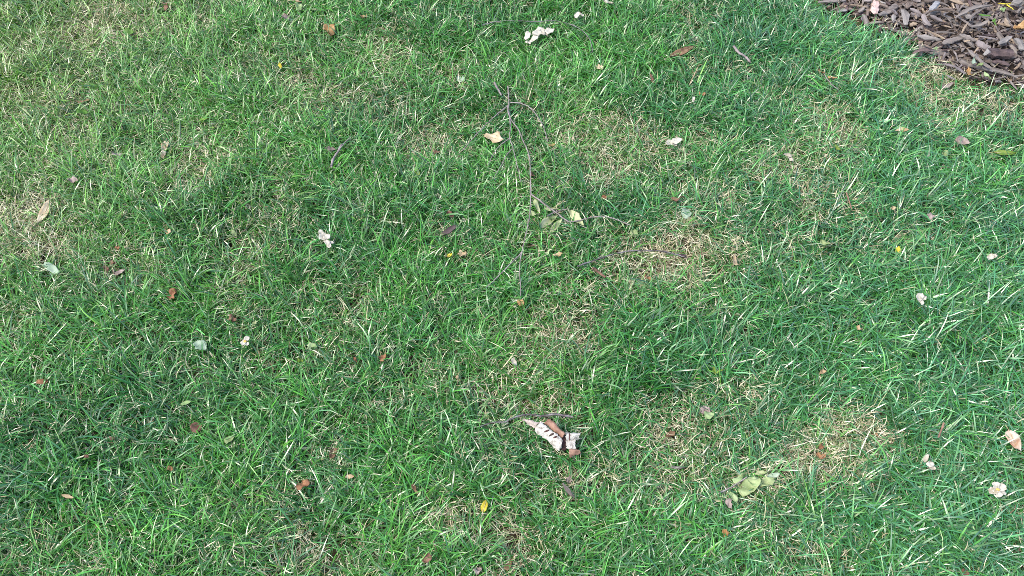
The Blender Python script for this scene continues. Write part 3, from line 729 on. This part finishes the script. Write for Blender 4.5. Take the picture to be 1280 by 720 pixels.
twig('fallen_twig', 'long thin grey branching twig running down the middle of the lawn', [
    ('main_stem', [(635, 108), (636, 128), (636, 144), (648, 162), (653, 174), (661, 193), (663, 216), (663, 240), (662, 270), (655, 303), (650, 330), (651, 370)], .0016, .0010),
    ('side_branch', [(634, 132), (637, 146), (638, 160), (637, 172), (641, 184), (645, 200), (651, 228)], .0016, .0008),
    ('side_branch', [(635, 132), (618, 146), (605, 158), (592, 172), (578, 188)], .0014, .0008),
    ('side_branch', [(637, 128), (650, 129), (662, 134), (672, 146), (679, 158), (685, 178)], .0015, .0009),
    ('side_branch', [(637, 173), (625, 182), (616, 194), (610, 206)], .0013, .0008),
    ('side_branch', [(640, 186), (633, 194), (627, 206), (616, 224)], .0013, .0008),
    ('side_branch', [(663, 242), (683, 257), (698, 268), (712, 277), (726, 275), (742, 271), (763, 272), (787, 281)], .0017, .0009),
    ('side_branch', [(653, 315), (640, 328), (622, 346), (607, 360)], .0015, .0008),
    ], M['twig'], up=.009, keep=.3)
twig('short_stick', 'short grey stick beside the top of the long twig', [('s', [(618, 103), (622, 111), (627, 119)], .0026, .0022)], M['twig'])
twig('forked_stick', 'short forked grey stick in the upper left lawn', [
    ('main_stem', [(427, 180), (422, 190), (417, 198), (414, 208)], .0024, .0030), ('side_branch', [(424, 187), (431, 178), (438, 172)], .0014, .0008)], M['twig'], up=.01)
twig('arched_twig', 'dark thin arched twig near the top edge above the white scraps', [
    ('s', [(603, 31), (622, 27), (645, 26), (670, 27), (692, 26), (712, 30), (726, 37), (737, 49), (741, 66)], .0012, .0009)], M['twigdark'], up=.008, keep=.45)
twig('curved_twig', 'dark curved twig lying across the straw patch', [
    ('s', [(722, 333), (735, 328), (750, 323), (773, 316), (800, 313), (827, 314), (845, 318), (858, 322)], .0016, .0011)], M['twigdark'], up=.008, keep=.4)
twig('dark_stick', 'dark bluish stick lying above the curl of birch bark', [
    ('s', [(600, 533), (616, 528), (632, 527), (645, 521), (660, 518), (676, 520), (694, 518), (716, 521)], .0009, .0021)], M['twigdark'], up=.005, keep=.4)
twig('purple_stick', 'short purple-grey stick in the upper right lawn', [('s', [(917, 58), (924, 66), (932, 71), (938, 78)], .0034, .0026)], M['twig'], up=.008)
twig('red_stick', 'short thin reddish stick in the lower right lawn', [('s', [(1180, 529), (1177, 537), (1173, 547)], .0022, .0018)], M['twigred'], up=.010)
twig('red_stick', 'thin reddish stalk in the right lawn above the dull green leaf', [('s', [(1058, 241), (1061, 250), (1065, 262)], .0018, .0012)], M['twigred'], up=.008)
twig('thin_stalk', 'thin pale stalk at the upper right of the lawn', [('s', [(872, 85), (866, 97), (862, 106)], .0014, .0011)], LM['tan'], up=.008)
twig('thin_stalk', 'thin straw stalk near the pair of orange leaves', [('s', [(1030, 92), (1038, 104), (1048, 112)], .0011, .0008)], M['twig'], up=.006)
twig('purple_stick', 'short purple-brown stick at the left of the straw patch', [('s', [(741, 335), (748, 340), (757, 347)], .0036, .0024)], M['twigred'], up=.008)
twig('straw_stalk', 'yellow straw stalk lying on the mulch at top right', [('s', [(1248, 4), (1258, 5), (1268, 3)], .0016, .0012)], LM['yellow'], 'straw', up=.03, group=None)
twig('straw_stalk', 'yellow straw stalk pointing down right on the mulch', [('s', [(1258, 6), (1263, 9), (1267, 12)], .0018, .0012)], LM['yellow'], 'straw', up=.03, group=None)

# loose chips out on the lawn
def lawn_chip(name, label, x0, y0, x1, y1, w, mat, seed, cat='bark chip'):
    c = pix((x0 + x1) / 2, (y0 + y1) / 2, .03)
    chip_at(name, label, cat, x0, y0, x1, y1, w, mat, .45, .0, .35, seed, 6, None, 0, canopy(c.x, c.y) + .006, True)
lawn_chip('bark_chip', 'dark charcoal bark chip in the middle upper lawn', 553, 293, 571, 282, 8, WOOD[4], 61)
lawn_chip('bark_chip', 'slanting brown bark sliver below the birch bark', 703, 604, 718, 622, 6, WOOD[0], 62)
lawn_chip('bark_chip', 'thin dark sliver in the straw right of the birch bark', 838, 584, 858, 583, 4, WOOD[0], 63)
lawn_chip('bark_chip', 'small dark lump at the right end of the curved twig', 847, 319, 858, 320, 5, WOOD[4], 64)

# --- the curl of birch bark
BC = pix(690, 548, .03); bark_z = canopy(BC.x, BC.y) + .001
BC = pix(690, 548, bark_z)
bark = empty('birch_bark_curl', BC)
def patch_fn(corners, bulge, curl=0.0):
    """corners: four (px, py, height above the resting plane); a sheet bulging between its long edges"""
    P4 = [pix(a, b, bark_z + h) for a, b, h in corners]
    def f(u, v, off=0.0):
        p = P4[0] * (1 - u) * (1 - v) + P4[1] * u * (1 - v) + P4[2] * u * v + P4[3] * (1 - u) * v
        n = Vector((0, 0, 1))
        return p + n * (bulge * math.sin(math.pi * v) + curl * (v ** 3) + off)
    return f
def patch(name, corners, bulge, mat, curl=0.0, n=18, m=12, thick=.0012, jag=.0012, seed=1, parent=None):
    f = patch_fn(corners, bulge, curl); r = random.Random(seed)
    vs = []; fs = []
    for i in range(n + 1):
        for j in range(m + 1):
            e = (i in (0, n)) or (j in (0, m))
            q = f(i / n, j / m)
            jj = jag if e else jag * .35
            w3 = mnoise.noise_vector(q * 55 + Vector((seed * 3.1, 0, 0))) * .0022 + mnoise.noise_vector(q * 140 + Vector((seed * 1.7, 5, 0))) * .0010
            q = q + w3
            vs.append(q + Vector((r.uniform(-jj, jj), r.uniform(-jj, jj), r.uniform(-jj, jj) * .5)) - BC)
    k = m + 1
    for i in range(n):
        for j in range(m): fs.append((i * k + j, (i + 1) * k + j, (i + 1) * k + j + 1, i * k + j + 1))
    N = len(vs); vs2 = vs + [v - Vector((0, 0, thick)) for v in vs]
    rim = list(range(k)) + [i * k + m for i in range(1, n + 1)] + [n * k + j for j in range(m - 1, -1, -1)] + [i * k for i in range(n - 1, 0, -1)]
    fs = fs + [tuple(N + i for i in reversed(q)) for q in fs] + [(rim[i], rim[(i + 1) % len(rim)], N + rim[(i + 1) % len(rim)], N + rim[i]) for i in range(len(rim))]
    o = mesh_obj(name, vs2, fs, mat, parent or bark)
    return o, f
main, fm = patch('white_sheet', [(676.5, 527.5, .018), (703.5, 549.5, .018), (700.5, 564, .004), (668, 538.5, .004)], .006, M['birch_white'], seed=2)
main['label'] = 'white outer bark with three dark slits'
for u0, v0, v1 in ((.34, .16, .70), (.54, .16, .72), (.70, .20, .56)):
    pts = []
    for k in range(7):
        q = fm(u0 - .05 * (k - 3) / 3, v0 + (v1 - v0) * k / 6)
        w3 = mnoise.noise_vector(q * 55 + Vector((6.2, 0, 0))) * .0022 + mnoise.noise_vector(q * 140 + Vector((3.4, 5, 0))) * .0010
        pts.append(q + w3 + Vector((0, 0, .0003)) - BC)
    v, f = tube_mesh(pts, [.0005, .0013, .0018, .0019, .0017, .0013, .0005], 6); mesh_obj('bark_slit', v, f, M['birch_dark'], main)
patch('inner_roll', [(690.5, 525, .020), (706.5, 543, .020), (702, 547.5, .012), (680, 528.5, .012)], .004, M['birch_inner'], seed=3)[0]['label'] = 'orange-brown inner side rolled up'
patch('pointed_flap', [(652, 523.5, .010), (675, 528, .014), (669, 536, .008), (660, 531, .004)], .003, M['birch_grey'], seed=4)[0]['label'] = 'grey pointed inner flap'
patch('dark_gap', [(702, 540, .006), (707, 546, .006), (708, 563, .001), (700, 562, .001)], .003, M['birch_dark'], seed=5)[0]['label'] = 'dark red-brown gap'  # dark red-brown sheet standing in for the gap between the bark pieces
st1, f1 = patch('small_strip', [(705.5, 541, .017), (726, 540.5, .017), (724, 549.5, .006), (708, 551, .006)], .008, M['birch_white'], seed=6)
pts = []
for k in range(9):
    q = f1(.26, k / 8); pts.append(q + mnoise.noise_vector(q * 55 + Vector((18.6, 0, 0))) * .0022 + mnoise.noise_vector(q * 140 + Vector((10.2, 5, 0))) * .0010 + Vector((0, 0, .0004)) - BC)
v, f = tube_mesh(pts, [.0008] * 9, 6); mesh_obj('dark_ring', v, f, M['birch_dark'], st1)
patch('torn_strip', [(707.5, 550, .007), (718.5, 549, .007), (719.5, 562, .009), (708.5, 560.5, .009)], .003, M['birch_white'], seed=7)
patch('torn_end', [(712, 561, .010), (720, 562, .010), (726, 567.5, .004), (712.5, 571.5, .003)], .005, M['birch_inner'], seed=8)[0]['label'] = 'orange-brown torn end'
tag(bark, 'curled white birch bark piece with orange-brown inside on the grass', 'birch bark')
for (a, b, la, wa, an) in ((684, 545, 27, 11, -40), (712, 553, 16, 16, 0), (664, 530, 13, 6, -15), (695, 535, 13, 8, -45), (718, 566, 9, 6, 0)):
    p = pix(a, b, bark_z); FOOT.append((p.x, p.y, math.radians(an), la * .0016, wa * .0018, bark_z - .001, .3))

# ------------------------------------------------------------------ the grass
def sample_points(n, x0, x1, y0, y1):
    return rng.uniform(x0, x1, n), rng.uniform(y0, y1, n)
def build_blades(name, bxy, bz, az, da, length, width, t0, bend, twist, col_base, col_mid, col_tip, K, mat, label, cat, tipk=1.0, gloss=None):
    N = len(az)
    s = np.linspace(0, 1, K + 1)
    pos = np.zeros((N, K + 1, 3)); tang = np.zeros((N, K + 1, 3))
    p = np.stack([bxy[:, 0], bxy[:, 1], bz], 1); g0 = bz.copy()
    for k in range(K + 1):
        pos[:, k] = p
        t = t0 + bend * s[k] ** 1.3; a = az + da * s[k]
        d = np.stack([np.sin(t) * np.cos(a), np.sin(t) * np.sin(a), np.cos(t)], 1)
        tang[:, k] = d
        p = p + d * (length / K)[:, None]
    gz = ground_h(pos[:, :, 0], pos[:, :, 1]) + .0015
    pos[:, :, 2] = np.maximum(pos[:, :, 2], gz)
    # things lying on the lawn press it down
    inb = in_bed(pos[:, 0, 0], pos[:, 0, 1])
    for (fx, fy, fa, hl, hw, fz, keep) in FOOT:
        R = max(hl, hw) + .11
        idx = np.nonzero((np.abs(pos[:, 0, 0] - fx) < R) & (np.abs(pos[:, 0, 1] - fy) < R))[0]
        if not len(idx): continue
        idx = idx[rng.random(len(idx)) > keep]
        q = pos[idx]
        dx, dy = q[:, :, 0] - fx, q[:, :, 1] - fy
        u = (dx * math.cos(fa) + dy * math.sin(fa)) / (hl + .005); v = (-dx * math.sin(fa) + dy * math.cos(fa)) / (hw + .006)
        # towards the viewer's side grass also bends a little under the edge
        ins = (u * u + v * v < 1)
        q[:, :, 2] = np.where(ins, np.minimum(q[:, :, 2], fz - .003), q[:, :, 2])
        near = (u * u + v * v < 1.9) & ~ins
        q[:, :, 2] = np.where(near, np.minimum(q[:, :, 2], fz + .010), q[:, :, 2])
        pos[idx] = q
    a = az[:, None] + da[:, None] * s[None]
    perp = np.stack([-np.sin(a), np.cos(a), np.zeros_like(a)], 2)
    nrm = np.cross(tang, perp)
    tw = twist[:, None] * (s[None] - .15)
    side = perp * np.cos(tw)[:, :, None] + nrm * np.sin(tw)[:, :, None]
    prof = np.interp(s, [0, .15, .5, .8, 1], [.6, .9, 1, .72, .12])
    half = .5 * width[:, None] * prof[None]
    Lp = pos - side * half[:, :, None]; Rp = pos + side * half[:, :, None]
    nv = 2 * K + 1
    V = np.zeros((N, nv, 3)); C = np.ones((N, nv, 4), np.float32)
    for k in range(K):
        V[:, 2 * k] = Lp[:, k]; V[:, 2 * k + 1] = Rp[:, k]
    V[:, 2 * K] = pos[:, K]
    for k in range(K + 1):
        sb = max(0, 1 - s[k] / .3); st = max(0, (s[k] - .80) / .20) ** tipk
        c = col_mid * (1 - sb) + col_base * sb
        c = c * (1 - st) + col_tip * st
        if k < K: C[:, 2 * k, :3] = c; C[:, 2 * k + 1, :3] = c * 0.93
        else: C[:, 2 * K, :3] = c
    C[:, :, 3] = (gloss if gloss is not None else np.full(N, .3))[:, None]
    base = (np.arange(N) * nv)[:, None]
    quads = np.concatenate([np.array([[2 * k, 2 * k + 1, 2 * k + 3, 2 * k + 2]]) for k in range(K - 1)], 0)
    loops = []
    tri = np.array([2 * K - 2, 2 * K - 1, 2 * K])
    per = np.concatenate([quads.ravel(), tri])
    loop_v = (base + per[None]).ravel().astype(np.int32)
    ppb = K
    starts_b = np.concatenate([np.arange(K - 1) * 4, [(K - 1) * 4]])
    starts = (np.arange(N)[:, None] * len(per) + starts_b[None]).ravel().astype(np.int32)
    me = bpy.data.meshes.new(name)
    me.vertices.add(N * nv); me.vertices.foreach_set('co', V.astype(np.float32).ravel())
    me.loops.add(len(loop_v)); me.loops.foreach_set('vertex_index', loop_v)
    me.polygons.add(N * ppb); me.polygons.foreach_set('loop_start', starts)
    me.update(calc_edges=True)
    me.polygons.foreach_set('use_smooth', np.ones(N * ppb, bool))
    at = me.attributes.new('blade_colour', 'FLOAT_COLOR', 'POINT'); at.data.foreach_set('color', C.ravel())
    me.materials.append(mat); me.validate(); me.update()
    o = link(bpy.data.objects.new(name, me)); o['kind'] = 'stuff'
    return tag(o, label, cat)

def lerp(a, b, t): return np.asarray(a)[None] * (1 - t[:, None]) + np.asarray(b)[None] * t[:, None]

# tufts
X0, X1, Y0, Y1 = -2.1, 2.1, -.05, 2.75
nT = 150000
tx, ty = sample_points(nT, X0, X1, Y0, Y1)
dry, bare, lush, px, py = lawn_maps(tx, ty)
mar = 70
view = (px > -mar) & (px < 1280 + mar) & (py > -mar) & (py < 720 + mar)
rag = lambda x, y: in_bed(x + .16 * (fbm(x, y, .09, 201) - .5), y + .20 * (fbm(x, y, .09, 205) - .5))
ib = rag(tx, ty); bd = bed_dist(tx, ty)
prob = (1 - .72 * dry ** 1.5) * (1 - .80 * bare) * (.68 + .32 * lush) * np.where(view, 1.0, .20)
prob = np.where(ib, np.where(bd < .05, .10, 0), prob)
clump = vnoise(tx, ty, .035, 61)
prob *= (.55 + .8 * clump) * np.where(ib, 1, .45 + .55 * np.clip(bd / .08, 0, 1))
keep = rng.random(nT) < prob * .84
tx, ty, dry, bare, lush, px, py, view = [q[keep] for q in (tx, ty, dry, bare, lush, px, py, view)]
nb = rng.integers(4, 12, len(tx)); nb = np.where(lush > .5, nb + 1, nb)
ti = np.repeat(np.arange(len(tx)), nb); N = len(ti)
ang = rng.uniform(0, 2 * np.pi, N)
rr = np.abs(rng.normal(0, .007, N))
bxp = tx[ti] + rr * np.cos(ang); byp = ty[ti] + rr * np.sin(ang)
d_, l_, px_, py_ = dry[ti], lush[ti], px[ti], py[ti]
# lean: the lawn lies over in slowly turning sweeps, on the right mostly to the upper right
right = np.clip((px_ - 700) / 400, 0, 1)
flow = np.where(rng.random(N) < .24 - .04 * right, (1 - right) * (fbm(bxp, byp, .4, 71) * 9 - 2) + right * (.75 + (fbm(bxp, byp, .25, 73) - .5) * 5.0) + rng.normal(0, .8, N), ang)
tuft_len = rng.lognormal(.03, .30, len(tx))[ti]
tuft_dir = rng.uniform(0, 2 * np.pi, len(tx))[ti]; tuft_br = rng.lognormal(0, .22, len(tx))[ti]
flow = np.where(rng.random(N) < .42, tuft_dir + rng.normal(0, .45, N), flow)
length = (.054 + .013 * l_ + .004 * right - .018 * d_) * tuft_len * rng.uniform(.55, 1.35, N)
width = (.00185 + .0006 * l_) * rng.uniform(.65, 1.45, N)
t0 = rng.uniform(.32, 1.18, N) + .15 * d_ + .12 * right; bend = rng.gamma(2.4, .46, N) * (1 + .2 * right)
length = np.minimum(length, rng.uniform(.075, .115, N))
length *= .5 + .5 * np.clip(bed_dist(bxp, byp) / .10, 0, 1)
da = rng.normal(0, .45, N); twist = rng.normal(0, 1.0, N)
h1, h2 = rng.random(N), rng.random(N)
tone = np.clip(fbm(bxp, byp, .18, 81) * 1.6 - .3 + rng.normal(0, .22, N), 0, 1)
green_a, green_b, green_sheen = (.014, .118, .008), (.064, .258, .020), (.050, .205, .088)
cm = lerp(green_a, green_b, tone)
low = np.clip((py_ - 330) / 300, 0, 1)
blu = np.clip((.18 + .62 * right + .15 * low) * h1, 0, 1)  # cool sky sheen painted into the blade colour, stronger to the right and bottom
cm = cm * (1 - blu[:, None]) + np.asarray(green_sheen)[None] * blu[:, None]
yel = np.clip(np.clip(1 - px_ / 520, 0, 1) * np.clip(1.2 - py_ / 420, 0, 1) * .55 + .40 * d_ + rng.normal(-.05, .16, N), 0, .8)  # yellower in dry grass; at upper left warmer sunlight is painted in
cm = cm * (1 - yel[:, None]) + np.asarray((.160, .285, .040))[None] * yel[:, None]
cm *= (rng.uniform(.5, 1.4, N) * tuft_br * 1.05)[:, None]
dead = rng.random(N) < (.008 + .20 * d_)
length[dead] *= .75; width[dead] *= .7
cm[dead] = lerp((.36, .33, .15), (.60, .56, .34), rng.random(dead.sum()))
cb = cm * .62 + np.asarray((.10, .10, .045))[None] * .25  # blade feet darkened: the shade of the gaps is put into their colour
tipd = rng.random(N) < .19 - .15 * right
ct = np.where(tipd[:, None], lerp((.45, .40, .24), (.80, .76, .60), h2), cm * 1.1)
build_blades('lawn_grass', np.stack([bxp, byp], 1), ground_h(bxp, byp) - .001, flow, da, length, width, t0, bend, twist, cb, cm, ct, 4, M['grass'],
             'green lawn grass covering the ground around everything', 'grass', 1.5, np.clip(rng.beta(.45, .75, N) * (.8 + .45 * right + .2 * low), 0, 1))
n_grass = N

# dead straw and clippings lying in the turf
nS = 680000
sx, sy = sample_points(nS, X0, X1, Y0, Y1)
dry, bare, lush, px, py = lawn_maps(sx, sy)
view = (px > -mar) & (px < 1280 + mar) & (py > -mar) & (py < 720 + mar)
ib = in_bed(sx, sy); bd = bed_dist(sx, sy)
left = np.clip(1 - px / 600, 0, 1) * np.clip(1.3 - py / 420, 0, 1)
prob = np.clip(.10 + 1.40 * dry ** 1.4 * (.4 + 1.0 * vnoise(sx, sy, .045, 93)) + .18 * left - .12 * np.clip((px - 850) / 300, 0, 1) * (1 - dry), .05, 1) * (1 - .55 * bare) * np.where(view, 1, .15)
prob = np.where(ib, np.where(bd < .03, .15, .015), prob)
keep = rng.random(nS) < prob
sx, sy, dry, bare = [q[keep] for q in (sx, sy, dry, bare)]
N = len(sx)
top = rng.random(N)
zz = ground_h(sx, sy) + .001 + (.004 + .024 * (1 - .35 * dry)) * top
h1 = rng.random(N)
cm = lerp((.30, .255, .150), (.78, .73, .53), np.clip(h1 * .9 + rng.normal(0, .12, N), 0, 1))
gr = rng.random(N) < .22
cm[gr] = lerp((.15, .19, .07), (.30, .33, .16), rng.random(gr.sum()))
br = rng.random(N) < .07
cm[br] = lerp((.10, .065, .04), (.22, .15, .09), rng.random(br.sum()))
build_blades('dry_straw', np.stack([sx, sy], 1), zz, rng.uniform(0, 6.283, N), rng.normal(0, 1.3, N), rng.uniform(.010, .042, N), rng.uniform(.0008, .0018, N),
             rng.uniform(.8, 1.75, N), rng.normal(0, .45, N), rng.normal(0, 1.6, N), cm * .9, cm, cm * 1.05, 3, M['straw'],
             'pale dead straw and clippings lying between the grass blades', 'straw')
